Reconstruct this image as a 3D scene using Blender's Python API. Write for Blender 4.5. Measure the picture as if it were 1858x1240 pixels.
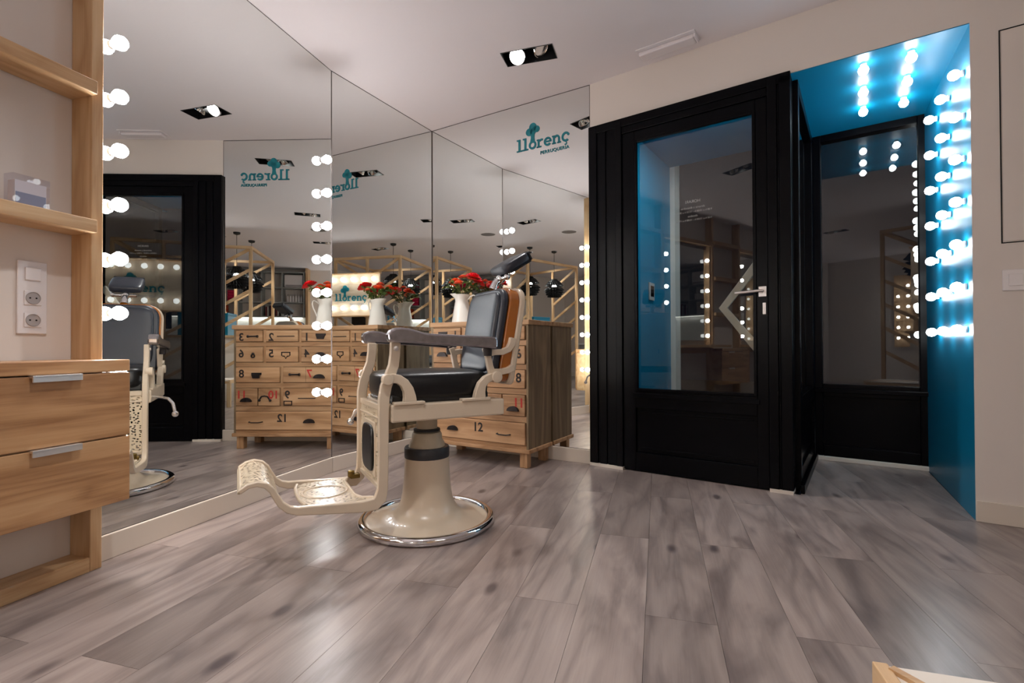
import bpy, bmesh, math, random
from mathutils import Vector, Matrix
from mathutils.geometry import tessellate_polygon
random.seed(7)
R_ = math.radians
sc = bpy.context.scene
for o in list(bpy.data.objects): bpy.data.objects.remove(o)

# ------------------------------------------------------------------ camera
FPX, PITCH, ROLL, CAMH = 898.68, 0.0094, -0.0040, 0.85
cam = bpy.data.cameras.new('camera'); camo = bpy.data.objects.new('camera', cam)
sc.collection.objects.link(camo); sc.camera = camo
cam.sensor_width = 36; cam.lens = 36*FPX/1858; cam.clip_start = .02
camo.matrix_world = Matrix.Translation((0,0,CAMH)) @ Matrix.Rotation(math.pi/2+PITCH,4,'X') @ Matrix.Rotation(ROLL,4,'Z')
# ------------------------------------------------------------------ world, exposure
w = bpy.data.worlds.new('night'); sc.world = w; w.use_nodes = True
w.node_tree.nodes['Background'].inputs[0].default_value = (.010,.012,.02,1)
w.node_tree.nodes['Background'].inputs[1].default_value = .25
sc.view_settings.view_transform = 'Standard'; sc.view_settings.look = 'None'
sc.view_settings.exposure = 0.08; sc.view_settings.gamma = 1; sc.view_settings.use_curve_mapping = False
cy = sc.cycles
cy.max_bounces = 12; cy.glossy_bounces = 9; cy.diffuse_bounces = 4; cy.transparent_max_bounces = 12; cy.transmission_bounces = 6
cy.sample_clamp_indirect = 4.0; cy.use_denoising = True; cy.use_adaptive_sampling = True; cy.adaptive_threshold = .03; cy.blur_glossy = 0.0
BULB = (1.0,.985,.985); BULB_L = 88.0          # mirror and sign bulbs
TEALB = (.90,.97,1.0); TEAL_L = 29.0         # bulbs of the entrance niche
SPOT_W = 75.0                                # each recessed ceiling spot

# ------------------------------------------------------------------ plan of the room (metres, camera above the origin)
H = 2.742
A0 = Vector((-1.6381,1.9816)); P1 = Vector((-1.2285,3.3712)); P2 = Vector((-.6953,4.3309)); P3 = Vector((.5708,3.5679)); P4 = Vector((1.6084,2.8337))
angA = math.atan2(*(P1-A0).yx); angB = math.atan2(*(P2-P1).yx); angC = math.atan2(*(P3-P2).yx); angD = math.atan2(*(P4-P3).yx)
LA, LB, LC, LD = (P1-A0).length, (P2-P1).length, (P3-P2).length, (P4-P3).length
def fr(p, a): return Matrix.Translation((p.x,p.y,0)) @ Matrix.Rotation(a,4,'Z')
FA = fr(A0, angA-math.pi/2)      # x = distance from the left mirror wall into the room, y = along it towards the far corner
FB = fr(P1, angB)                # x along, y into the wall
FC = fr(P2, angC)
FD = fr(P3, angD)                # y = out to the street
FR = FA @ Matrix.Rotation(math.pi,4,'Z')   # facing like the entrance: x = -n, y = -s
SFAR = -5.84                     # rear wall, measured along the left wall

# ------------------------------------------------------------------ materials
def lin(*c): return tuple(((v/255)/12.92 if v/255<=.04045 else ((v/255+.055)/1.055)**2.4) for v in c)+(1,)
MATS = {}
def newmat(name):
    m = bpy.data.materials.new(name); m.use_nodes = True; MATS[name] = m
    nt = m.node_tree; return m, nt, nt.nodes, nt.links, nt.nodes['Principled BSDF']
def mat(name, col, rough=.5, metal=0, spec=.5, noise=0, nscale=20, bump=0, coat=0):
    m, nt, N, L, b = newmat(name)
    b.inputs['Base Color'].default_value = col; b.inputs['Roughness'].default_value = rough
    b.inputs['Metallic'].default_value = metal; b.inputs['Specular IOR Level'].default_value = spec
    b.inputs['Coat Weight'].default_value = coat
    if noise or bump:
        tc = N.new('ShaderNodeTexCoord'); nz = N.new('ShaderNodeTexNoise')
        nz.inputs['Scale'].default_value = nscale; nz.inputs['Detail'].default_value = 5
        L.new(tc.outputs['Object'], nz.inputs['Vector'])
        if noise:
            mx = N.new('ShaderNodeMix'); mx.data_type = 'RGBA'; mx.blend_type = 'MULTIPLY'; mx.inputs[0].default_value = 1
            rp = N.new('ShaderNodeMapRange'); rp.inputs['From Min'].default_value = .25; rp.inputs['From Max'].default_value = .75
            rp.inputs['To Min'].default_value = 1-noise; rp.inputs['To Max'].default_value = 1+noise*.4
            L.new(nz.outputs['Fac'], rp.inputs['Value'])
            mx.inputs[6].default_value = col; L.new(rp.outputs[0], mx.inputs[7]); L.new(mx.outputs[2], b.inputs['Base Color'])
        if bump:
            bp = N.new('ShaderNodeBump'); bp.inputs['Strength'].default_value = bump; bp.inputs['Distance'].default_value = .002
            L.new(nz.outputs['Fac'], bp.inputs['Height']); L.new(bp.outputs[0], b.inputs['Normal'])
    return m
def emit(name, col, s):
    m, nt, N, L, b = newmat(name)
    b.inputs['Base Color'].default_value = (.8,.8,.8,1); b.inputs['Emission Color'].default_value = (*col,1); b.inputs['Emission Strength'].default_value = s
    return m
def wood(name, cols, axis, rough=.5, grain=1.0, rnd=.35, knots=.0, coat=0, ring=6.0):
    """grain runs along the given local axis; tone differs from piece to piece"""
    m, nt, N, L, b = newmat(name)
    tc = N.new('ShaderNodeTexCoord'); oi = N.new('ShaderNodeObjectInfo')
    mul = N.new('ShaderNodeVectorMath'); mul.operation = 'SCALE'; mul.inputs['Scale'].default_value = 17.3
    comb = N.new('ShaderNodeCombineXYZ')
    for i in range(3): L.new(oi.outputs['Random'], comb.inputs[i])
    L.new(comb.outputs[0], mul.inputs[0])
    add = N.new('ShaderNodeVectorMath'); L.new(tc.outputs['Object'], add.inputs[0]); L.new(mul.outputs[0], add.inputs[1])
    def mapped(s_long, s_cross):
        mp = N.new('ShaderNodeMapping'); s = [s_cross]*3; s['xyz'.index(axis)] = s_long
        mp.inputs['Scale'].default_value = s; L.new(add.outputs[0], mp.inputs['Vector']); return mp
    n1 = N.new('ShaderNodeTexNoise'); n1.inputs['Scale'].default_value = 1; n1.inputs['Detail'].default_value = 3; n1.inputs['Distortion'].default_value = .6
    L.new(mapped(.9*grain, ring*grain).outputs[0], n1.inputs['Vector'])
    n2 = N.new('ShaderNodeTexNoise'); n2.inputs['Scale'].default_value = 1; n2.inputs['Detail'].default_value = 8; n2.inputs['Roughness'].default_value = .7
    L.new(mapped(5*grain, 160*grain).outputs[0], n2.inputs['Vector'])
    wv = N.new('ShaderNodeMath'); wv.operation = 'MULTIPLY'; wv.inputs[1].default_value = 9.0; L.new(n1.outputs['Fac'], wv.inputs[0])
    fc = N.new('ShaderNodeMath'); fc.operation = 'PINGPONG'; fc.inputs[1].default_value = 1.0; L.new(wv.outputs[0], fc.inputs[0])
    mixf = N.new('ShaderNodeMath'); mixf.operation = 'MULTIPLY_ADD'; mixf.inputs[1].default_value = .55
    L.new(n2.outputs['Fac'], mixf.inputs[0])
    sc2 = N.new('ShaderNodeMath'); sc2.operation = 'MULTIPLY'; sc2.inputs[1].default_value = .45; L.new(fc.outputs[0], sc2.inputs[0])
    L.new(sc2.outputs[0], mixf.inputs[2])
    cr = N.new('ShaderNodeValToRGB'); e = cr.color_ramp.elements
    e[0].position = .22; e[0].color = cols[0]; e[1].position = .85; e[1].color = cols[-1]
    if len(cols) > 2:
        x = e.new(.5); x.color = cols[1]
    L.new(mixf.outputs[0], cr.inputs[0])
    mr = N.new('ShaderNodeMapRange'); mr.inputs['To Min'].default_value = 1-rnd; mr.inputs['To Max'].default_value = 1+rnd*.5; L.new(oi.outputs['Random'], mr.inputs['Value'])
    mx = N.new('ShaderNodeMix'); mx.data_type = 'RGBA'; mx.blend_type = 'MULTIPLY'; mx.inputs[0].default_value = 1
    L.new(cr.outputs[0], mx.inputs[6]); L.new(mr.outputs[0], mx.inputs[7]); out = mx.outputs[2]
    if knots:
        # cloudy smoke stains along the grain plus small dark knots
        n3 = N.new('ShaderNodeTexNoise'); n3.inputs['Scale'].default_value = 1; n3.inputs['Detail'].default_value = 4; n3.inputs['Distortion'].default_value = .8
        L.new(mapped(2.0, 8.0).outputs[0], n3.inputs['Vector'])
        r3 = N.new('ShaderNodeMapRange'); r3.inputs['From Min'].default_value = .50; r3.inputs['From Max'].default_value = .72; r3.inputs['To Max'].default_value = knots
        L.new(n3.outputs['Fac'], r3.inputs['Value'])
        vo = N.new('ShaderNodeTexVoronoi'); vo.inputs['Scale'].default_value = 1; vo.inputs['Randomness'].default_value = 1
        L.new(mapped(2.4, 5.0).outputs[0], vo.inputs['Vector'])
        r4 = N.new('ShaderNodeMapRange'); r4.inputs['From Min'].default_value = .15; r4.inputs['From Max'].default_value = .06; r4.inputs['To Max'].default_value = .8
        L.new(vo.outputs['Distance'], r4.inputs['Value'])
        mxk = N.new('ShaderNodeMath'); mxk.operation = 'MAXIMUM'; L.new(r3.outputs[0], mxk.inputs[0]); L.new(r4.outputs[0], mxk.inputs[1])
        m2 = N.new('ShaderNodeMix'); m2.data_type = 'RGBA'; L.new(mxk.outputs[0], m2.inputs[0]); L.new(out, m2.inputs[6]); m2.inputs[7].default_value = lin(70,60,62)
        out = m2.outputs[2]
    L.new(out, b.inputs['Base Color']); b.inputs['Roughness'].default_value = rough; b.inputs['Coat Weight'].default_value = coat
    b.inputs['Specular IOR Level'].default_value = .5
    bp = N.new('ShaderNodeBump'); bp.inputs['Strength'].default_value = .12; bp.inputs['Distance'].default_value = .001
    L.new(n2.outputs['Fac'], bp.inputs['Height']); L.new(bp.outputs[0], b.inputs['Normal'])
    return m
def mirror_mat():
    m, nt, N, L, b = newmat('mirror_silver')
    b.inputs['Base Color'].default_value = (.86,.885,.87,1); b.inputs['Metallic'].default_value = 1; b.inputs['Roughness'].default_value = 0.0
def glass_mat(name, tint, mult=1.25):
    m, nt, N, L, b = newmat(name)
    N.remove(b); o = N['Material Output']
    t = N.new('ShaderNodeBsdfTransparent'); t.inputs[0].default_value = tint
    g = N.new('ShaderNodeBsdfGlossy'); g.inputs['Roughness'].default_value = 0; g.inputs[0].default_value = (1,1,1,1)
    f = N.new('ShaderNodeFresnel'); f.inputs[0].default_value = 1.5
    k = N.new('ShaderNodeMath'); k.operation = 'MULTIPLY'; k.inputs[1].default_value = mult; k.use_clamp = True; L.new(f.outputs[0], k.inputs[0])
    mx = N.new('ShaderNodeMixShader'); L.new(k.outputs[0], mx.inputs[0]); L.new(t.outputs[0], mx.inputs[1]); L.new(g.outputs[0], mx.inputs[2]); L.new(mx.outputs[0], o.inputs[0])
def lace_mat(name, col, scale, thr, plane):
    """cast iron cut through with a lace of small slots"""
    m, nt, N, L, b = newmat(name)
    b.inputs['Base Color'].default_value = col; b.inputs['Roughness'].default_value = .3
    tc = N.new('ShaderNodeTexCoord'); sp = N.new('ShaderNodeSeparateXYZ'); cb = N.new('ShaderNodeCombineXYZ'); L.new(tc.outputs['Object'], sp.inputs[0])
    L.new(sp.outputs['xyz'.index(plane[0])], cb.inputs[0]); L.new(sp.outputs['xyz'.index(plane[1])], cb.inputs[1])
    vo = N.new('ShaderNodeTexVoronoi'); vo.voronoi_dimensions = '2D'; vo.inputs['Scale'].default_value = scale
    nz = N.new('ShaderNodeTexNoise'); nz.inputs['Scale'].default_value = scale*.8
    mp = N.new('ShaderNodeMapping'); mp.inputs['Scale'].default_value = (1,1.5,1); L.new(cb.outputs[0], mp.inputs[0]); L.new(mp.outputs[0], vo.inputs['Vector']); L.new(cb.outputs[0], nz.inputs['Vector'])
    ad = N.new('ShaderNodeMath'); ad.operation = 'MULTIPLY_ADD'; ad.inputs[1].default_value = .35; L.new(nz.outputs['Fac'], ad.inputs[0]); L.new(vo.outputs['Distance'], ad.inputs[2])
    lt = N.new('ShaderNodeMath'); lt.operation = 'GREATER_THAN'; lt.inputs[1].default_value = thr+.175; L.new(ad.outputs[0], lt.inputs[0])
    L.new(lt.outputs[0], b.inputs['Alpha'])
mat('ceiling_paint', lin(230,224,227), .85, bump=.02, nscale=60)
mat('wall_paint', lin(221,212,205), .8, bump=.03, nscale=80)
mat('white_paint', lin(222,217,210), .6)
mat('baseboard_paint', lin(214,203,190), .45)
mat('teal_paint', lin(0,120,158), .38, bump=.02, nscale=90)
mat('teal_letter', lin(0,112,125), .45)
mat('grey_letter', lin(150,150,150), .5)
mat('black_lacquer', lin(3,3,6), .28, spec=.10)
mat('black_satin', lin(14,14,16), .45)
mat('black_metal', lin(12,12,13), .35, metal=.0)
mat('black_leather', lin(12,13,16), .34, spec=.4, bump=.25, nscale=140)
mat('blue_leather', lin(30,36,48), .34, spec=.6, bump=.2, nscale=140)
mat('cream_enamel', lin(212,195,172), .28, spec=.5, noise=.05, nscale=9, coat=.4)
mat('cream_dull', lin(196,182,158), .4, noise=.12, nscale=16)
mat('chrome', (.78,.78,.8,1), .09, metal=1)
mat('pewter', (.42,.395,.41,1), .22, metal=1, noise=.25, nscale=30)
mat('brass_dirty', lin(120,100,55), .4, metal=1, noise=.3)
mat('dark_band', lin(46,47,52), .45)
mat('varnished_wood', lin(164,92,12), .22, noise=.18, nscale=7, coat=.8)
mat('dark_iron', lin(40,34,34), .45, metal=.6)
mat('white_plastic', lin(228,222,222), .3)
mat('grey_plastic', lin(170,164,164), .4)
mat('dark_hole', lin(20,18,18), .9)
mat('steel', (.80,.77,.75,1), .38, metal=1)
mat('white_enamel', lin(238,236,228), .22, coat=.5)
mat('stencil_black', lin(38,28,24), .8, noise=.4, nscale=200)
mat('stencil_red', lin(176,48,40), .8, noise=.4, nscale=200)
mat('red_petal', lin(232,18,34), .55, noise=.2, nscale=60)
mat('orange_petal', lin(244,92,40), .55, noise=.2, nscale=60)
mat('coral_petal', lin(246,120,84), .55, noise=.2, nscale=60)
mat('leaf', lin(70,96,34), .5, noise=.35, nscale=40)
mat('leaf_pale', lin(122,132,66), .55, noise=.3, nscale=40)
mat('stem', lin(88,96,48), .6)
mat('shelf_grey', lin(150,152,150), .5)
mat('magenta_cloth', lin(196,16,70), .8, noise=.15)
mat('orange_cloth', lin(214,80,30), .8, noise=.15)
mat('book_dark', lin(60,46,52), .6); mat('book_pale', lin(196,190,182), .6); mat('book_wine', lin(110,30,44), .6)
mat('counter_white', lin(238,238,234), .3)
mat('screen_black', lin(10,11,14), .15)
mat('paving', lin(90,88,86), .8, noise=.2, nscale=8)
mat('floor_base', lin(58,50,48), .8)
mat('mirror_edge', lin(92,84,82), .4)
mat('pale_panel', lin(224,214,202), .5)
mat('clear_plastic', lin(224,217,220), .25)
mat('print_blue', lin(150,156,176), .5); mat('print_white', lin(226,222,224), .5)
mat('reflector', (.85,.85,.85,1), .15, metal=1)
mat('speaker_grille', lin(118,112,110), .7)
mirror_mat(); glass_mat('window_glass', (.93,.96,.95,1)); glass_mat('plastic_lid', (.9,.89,.92,1), .25)
lace_mat('cream_lace', lin(216,200,174), 52, .27, 'yz'); lace_mat('cream_lace_fine', lin(216,200,174), 58, .33, 'xy')
emit('bulb_warm', BULB, BULB_L); emit('bulb_niche', TEALB, TEAL_L); emit('spot_lens', (1,.97,.93), 14); emit('pendant_bulb', BULB, 14); emit('led', (1,.97,.9), 9)
emit('bulb_far', BULB, BULB_L*.6); emit('lobby_fill_glow', TEALB, 120); emit('bulb_sign', BULB, BULB_L*.2)
PINE = (lin(182,142,98), lin(203,166,123), lin(216,184,143))
PINE2 = (lin(152,107,68), lin(186,141,97), lin(202,161,117))
CHEST = (lin(140,102,68), lin(172,133,96), lin(192,155,118)); CHESTD = (lin(92,76,56), lin(122,103,78), lin(142,123,96))
for a in 'xyz':
    wood('pine_'+a, PINE, a, .45, rnd=.12, coat=.15); wood('drawer_pine_'+a, PINE2, a, .4, rnd=.12, coat=.2, grain=.8, ring=9)
    wood('chest_'+a, CHEST, a, .65, rnd=.18); wood('chestdark_'+a, CHESTD, a, .7, rnd=.1)
wood('floor_oak', (lin(132,119,114), lin(152,138,132), lin(167,153,146)), 'y', .28, rnd=.24, knots=.6, ring=5, coat=.0)

wood('sign_wood', (lin(196,172,144), lin(214,192,166), lin(226,206,182)), 'x', .5, rnd=.05)
# ------------------------------------------------------------------ mesh helpers
class MB:
    def __init__(s): s.v, s.f, s.sm = [], [], []
    def add(s, vs, fs, smooth=False):
        k = len(s.v); s.v += [tuple(v) for v in vs]
        s.f += [tuple(i+k for i in f) for f in fs]; s.sm += [smooth]*len(fs); return s
    def box(s, x0,x1,y0,y1,z0,z1):
        if x0>x1: x0,x1=x1,x0
        if y0>y1: y0,y1=y1,y0
        if z0>z1: z0,z1=z1,z0
        return s.add([(x0,y0,z0),(x1,y0,z0),(x1,y1,z0),(x0,y1,z0),(x0,y0,z1),(x1,y0,z1),(x1,y1,z1),(x0,y1,z1)],
              [(0,3,2,1),(4,5,6,7),(0,1,5,4),(1,2,6,5),(2,3,7,6),(3,0,4,7)])
    def prism(s, poly, a, b, plane='xy', smooth=False):
        def P(p,c): return {'xy':(p[0],p[1],c),'xz':(p[0],c,p[1]),'yz':(c,p[0],p[1])}[plane]
        n = len(poly); vs = [P(p,a) for p in poly]+[P(p,b) for p in poly]
        fs = [tuple(range(n)), tuple(reversed(range(n,2*n)))]
        s.add(vs, fs); k = len(s.v)-2*n
        for i in range(n):
            j = (i+1)%n; s.f.append((k+i,k+n+i,k+n+j,k+j)); s.sm.append(smooth)
        return s
    def strip(s, path, width, a, b, plane='xz', smooth=True):
        """flat bar of the given in-plane width along a path, thickness a..b across the plane"""
        n = len(path); ws = width if isinstance(width,(list,tuple)) else [width]*n
        l, r = [], []
        for i,p in enumerate(path):
            q0 = path[max(i-1,0)]; q1 = path[min(i+1,n-1)]
            d = Vector((q1[0]-q0[0], q1[1]-q0[1])).normalized(); nn = Vector((-d.y,d.x))
            l.append((p[0]+nn.x*ws[i]/2, p[1]+nn.y*ws[i]/2)); r.append((p[0]-nn.x*ws[i]/2, p[1]-nn.y*ws[i]/2))
        def P(p,c): return {'xy':(p[0],p[1],c),'xz':(p[0],c,p[1]),'yz':(c,p[0],p[1])}[plane]
        vs = []
        for i in range(n): vs += [P(l[i],a),P(r[i],a),P(r[i],b),P(l[i],b)]
        fs = [(0,1,2,3), tuple(4*(n-1)+k for k in (3,2,1,0))]
        for i in range(n-1):
            for k in range(4):
                fs.append((4*i+k, 4*(i+1)+k, 4*(i+1)+(k+1)%4, 4*i+(k+1)%4))
        return s.add(vs, fs, smooth)
    def beam(s, p, q, w, t, up=(0,0,1)):
        p, q = Vector(p), Vector(q); d = (q-p).normalized(); u = Vector(up)
        if abs(d.dot(u))>.99: u = Vector((1,0,0))
        sd = d.cross(u).normalized(); u = sd.cross(d).normalized(); vs = []
        for c in (p,q):
            for a,b in ((-1,-1),(1,-1),(1,1),(-1,1)): vs.append(c+sd*a*w/2+u*b*t/2)
        return s.add(vs, [(3,2,1,0),(4,5,6,7),(0,1,5,4),(1,2,6,5),(2,3,7,6),(3,0,4,7)])
    def tube(s, path, r, seg=10):
        path = [Vector(p) for p in path]; n = len(path); rs = r if isinstance(r,(list,tuple)) else [r]*n
        vs, up = [], None
        for i,p in enumerate(path):
            d = (path[min(i+1,n-1)]-path[max(i-1,0)]).normalized()
            if up is None:
                up = Vector((0,0,1)) if abs(d.z)<.9 else Vector((1,0,0))
            sd = d.cross(up).normalized(); up = sd.cross(d).normalized()
            for k in range(seg):
                a = 2*math.pi*k/seg; vs.append(p+(sd*math.cos(a)+up*math.sin(a))*rs[i])
        fs = [tuple(range(seg)), tuple(reversed(range((n-1)*seg,n*seg)))]
        for i in range(n-1):
            for k in range(seg):
                fs.append((i*seg+k,(i+1)*seg+k,(i+1)*seg+(k+1)%seg,i*seg+(k+1)%seg))
        return s.add(vs, fs, True)
    def lathe(s, prof, seg=32, c=(0,0,0), M=None, caps=True):
        vs = []
        for r,z in prof:
            for k in range(seg):
                a = 2*math.pi*k/seg; v = Vector((r*math.cos(a), r*math.sin(a), z))
                if M: v = M@v
                vs.append(v+Vector(c))
        fs = [tuple(reversed(range(seg))), tuple(range((len(prof)-1)*seg,len(prof)*seg))] if caps else []
        for i in range(len(prof)-1):
            for k in range(seg):
                fs.append((i*seg+k, i*seg+(k+1)%seg, (i+1)*seg+(k+1)%seg, (i+1)*seg+k))
        return s.add(vs, fs, True)
    def superq(s, c, h, e1=.35, e2=.35, nu=24, nv=14, M=None):
        """rounded cushion: superellipsoid of half sizes h"""
        f = lambda t,e: math.copysign(abs(t)**e, t)
        vs = []
        for j in range(nv+1):
            v = -math.pi/2+math.pi*j/nv
            for i in range(nu):
                u = -math.pi+2*math.pi*i/nu
                p = Vector((h[0]*f(math.cos(v),e1)*f(math.cos(u),e2), h[1]*f(math.cos(v),e1)*f(math.sin(u),e2), h[2]*f(math.sin(v),e1)))
                if M: p = M@p
                vs.append(p+Vector(c))
        fs = []
        for j in range(nv):
            for i in range(nu): fs.append((j*nu+i, j*nu+(i+1)%nu, (j+1)*nu+(i+1)%nu, (j+1)*nu+i))
        return s.add(vs, fs, True)
    def sphere(s, c, r, nu=16, nv=10, sc=(1,1,1)):
        return s.superq(c, (r*sc[0],r*sc[1],r*sc[2]), 1, 1, nu, nv)
    def arc(s, cx,cy,rx,ry,th,a0,a1,y0,y1,seg=16):
        """ring sector in the xz plane"""
        vs, n = [], seg+1
        for i in range(n):
            a = R_(a0+(a1-a0)*i/seg); co,si = math.cos(a),math.sin(a)
            vs += [(cx+rx*co,y0,cy+ry*si),(cx+(rx-th)*co,y0,cy+(ry-th)*si),(cx+(rx-th)*co,y1,cy+(ry-th)*si),(cx+rx*co,y1,cy+ry*si)]
        fs = [(0,1,2,3), tuple(4*(n-1)+k for k in (3,2,1,0))]
        for i in range(n-1):
            for k in range(4): fs.append((4*i+k,4*(i+1)+k,4*(i+1)+(k+1)%4,4*i+(k+1)%4))
        return s.add(vs, fs)
    def mesh(s, name):
        m = bpy.data.meshes.new(name); m.from_pydata(s.v, [], s.f)
        bm = bmesh.new(); bm.from_mesh(m); bmesh.ops.recalc_face_normals(bm, faces=bm.faces); bm.to_mesh(m); bm.free()
        if any(s.sm):
            m.polygons.foreach_set('use_smooth', s.sm); m.set_sharp_from_angle(angle=R_(42))
        return m
    def build(s, name, material, parent=None, bevel=0, M=None):
        o = bpy.data.objects.new(name, s.mesh(name)); sc.collection.objects.link(o)
        o.data.materials.append(MATS[material])
        if parent is not None: o.parent = parent
        if M is not None: o.matrix_local = M
        if bevel:
            b = o.modifiers.new('bevel','BEVEL'); b.width = bevel; b.segments = 2; b.limit_method = 'ANGLE'; b.angle_limit = R_(50)
        return o
def box(name, material, parent, *d, bevel=0): return MB().box(*d).build(name, material, parent, bevel)
def tag(o, label=None, cat=None, group=None, kind=None):
    for k,v in (('label',label),('category',cat),('group',group),('kind',kind)):
        if v: o[k] = v
    return o
def thing(name, M, label, cat, group=None):
    o = bpy.data.objects.new(name, None); sc.collection.objects.link(o); o.empty_display_size = .05
    o.matrix_world = M; return tag(o, label, cat, group)
def struct(name, M=None):
    o = bpy.data.objects.new(name, None); sc.collection.objects.link(o); o.empty_display_size = .05
    if M: o.matrix_world = M
    return tag(o, kind='structure')
def T(x,y,z): return Matrix.Translation((x,y,z))
def RZ(a): return Matrix.Rotation(a,4,'Z')
def text_obj(name, body, size, material, parent, M, extrude=.0008, offset=0.0, align='CENTER', spacing=1.0):
    cu = bpy.data.curves.new(name,'FONT'); cu.body = body; cu.size = size; cu.extrude = extrude; cu.offset = offset; cu.align_x = align; cu.space_character = spacing
    t = bpy.data.objects.new(name, cu); sc.collection.objects.link(t)
    dg = bpy.context.evaluated_depsgraph_get(); me = bpy.data.meshes.new_from_object(t.evaluated_get(dg)); me.name = name
    bpy.data.objects.remove(t); bpy.data.curves.remove(cu)
    o = bpy.data.objects.new(name, me); sc.collection.objects.link(o); me.materials.clear(); me.materials.append(MATS[material])
    o.parent = parent; o.matrix_local = M; return o
XZ = Matrix.Rotation(math.pi/2,4,'X')          # text standing up, read from -y
XZM = Matrix.Scale(-1,4,(1,0,0)) @ XZ          # the same, read from the other side
def w2(M, x, y): v = M@Vector((x,y,0)); return Vector((v.x,v.y))

# ================================================================== ROOM SHELL
SR = 4.75                                       # end of the entrance wall
cRf = w2(FA, 5.2, SFAR)                         # rear right corner
pD = w2(FD, SR, 0)
cLf = w2(FA, -.05, SFAR)
room = [w2(FA,-.05,LA), P1, P2, P3, pD, cRf, cLf]
# ceiling, cut open for the recessed lamps
LAMPS = [(.118,3.206,-17,'above the chest of drawers'), (-.43,1.21,-9,'between the mirror wall and the entrance'), (-.93,-.72,-12,'near the rear mirrors'), (.78,-1.02,-40,'above the reception frame')]
LHX, LHY = .172, .082
def lamp_M(x,y,a): return T(x,y,H) @ RZ(R_(a))
holes = []
for x,y,a,_ in LAMPS:
    M = lamp_M(x,y,a); holes.append([(M@Vector((p*LHX,q*LHY,0))).xy for p,q in ((-1,-1),(-1,1),(1,1),(1,-1))])
loops = [[Vector((p.x,p.y,0)) for p in room]]+[[Vector((p.x,p.y,0)) for p in h] for h in holes]
flat = [p for l in loops for p in l]
tri = tessellate_polygon(loops)
mb = MB().add([(p.x,p.y,H) for p in flat], [tuple(t) for t in tri])
ceil = mb.build('ceiling','ceiling_paint'); tag(ceil, kind='structure')
# walls
def wall(name, M, boxes, material='wall_paint'):
    mb = MB()
    for b in boxes: mb.box(*b)
    o = mb.build(name, material); o.matrix_world = M; return tag(o, kind='structure')
wall('wall_left', FA, [(-.17,-.05,SFAR-.1,LA,0,H)])
wall('wall_back_left', FB, [(-.02,LB+.02,.014,.13,0,H)])
wall('wall_back', FC, [(-.02,LC+.0,.014,.13,0,H)])
NS0, NS1, NSB = 1.271, 2.033, 1.94             # niche: left side, right side at the front, right side at the window
ND = 1.12
wall('wall_entrance', FD, [(0,NS0,0,.12,2.418,H),(NS0,NS1,0,.12,2.4145,H),(NS1,SR,0,.12,0,H)])
def wallseg(name, p, q, t=.1, material='wall_paint'):
    d = (q-p); M = fr(p, math.atan2(d.y,d.x)); return wall(name, M, [(0,d.length,0,t,0,H)], material)
wallseg('wall_right', pD, cRf); wallseg('wall_rear', cRf, cLf)
# teal niche and the lobby outside the door
mb = MB().prism([(NS1,.0),(NS1+.12,.12),(NSB+.13,ND+.1),(NSB,ND+.1)], 0, 2.44); o = mb.build('wall_niche','teal_paint'); o.matrix_world = FD; tag(o, kind='structure')
o = MB().box(NS0,NS1,.0008,ND+.1,2.41,2.4144).build('ceiling_niche','teal_paint'); o.matrix_world = FD; tag(o, kind='structure')
o = MB().box(.1,.22,.13,ND,-.02,2.42).build('wall_lobby','teal_paint'); o.matrix_world = FD; tag(o, kind='structure')
o = MB().box(.1,NS0,.13,ND,2.42,2.48).build('ceiling_lobby','teal_paint'); o.matrix_world = FD; tag(o, kind='structure')
o = MB().box(0,.262,ND,ND+.14,-.02,2.9).build('trim_1','wall_paint'); o.matrix_world = FD; tag(o, kind='structure')
o = MB().box(.262,NS0+.8,ND,ND+.14,2.48,2.9).build('trim_2','wall_paint'); o.matrix_world = FD; tag(o, kind='structure')
o = MB().box(.0,NS0,.09,ND+.14,-.06,-.004).build('floor_lobby','paving'); o.matrix_world = FD; tag(o, kind='structure')
o = MB().box(-6,8,ND+.14,ND+9,-.10,-.05).build('floor_street','paving'); o.matrix_world = FD; tag(o, kind='structure')
# baseboards
def bboard(name, M, *b):
    o = MB().box(*b).build(name,'baseboard_paint',bevel=.003); o.matrix_world = M; return tag(o, kind='structure')
bboard('baseboard_left', FA, -.05,.012,-.038,LA-.004,0,.1)
bboard('baseboard_back_left', FB, .0,LB-.012,-.012,.012,0,.1)
bboard('baseboard_back', FC, .012,LC-.002,-.012,.012,0,.1)
bboard('baseboard_right', FD, NS1+.002,SR-.02,-.013,-.0,0,.1)

for nm,p,q in (('baseboard_side',pD,cRf),('baseboard_rear',cRf,cLf)): bboard(nm, fr(p,math.atan2(q.y-p.y,q.x-p.x)), .02,(q-p).length-.02,-.013,0,0,.1)
# ---- floor: oak laminate, every plank its own board
PW, PL_, N0 = .2125, 1.2855, .6-.2125*3
def clip(poly, p, q):
    """keep what lies to the right of the line p -> q"""
    d = q-p; out = []
    side = lambda v: d.x*(v.y-p.y)-d.y*(v.x-p.x)
    for i in range(len(poly)):
        a, b = poly[i], poly[(i+1)%len(poly)]; sa, sb = side(a), side(b)
        if sa<=0: out.append(a)
        if (sa<0<sb) or (sb<0<sa): out.append(a+(b-a)*(sa/(sa-sb)))
    return out
def clip_all(poly, loop):
    for i in range(len(loop)):
        poly = clip(poly, loop[i], loop[(i+1)%len(loop)])
        if len(poly)<3: return []
    return poly
FAi = FA.inverted()
def toA(p): v = FAi@Vector((p.x,p.y,0)); return Vector((v.x,v.y))
roomA = [toA(p) for p in room[1:]]
nicheA = [toA(w2(FD,*p)) for p in ((NS0+.03,0),(NS0+.03,ND-.02),(NSB+.005,ND-.02),(NS1,0))]
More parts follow.
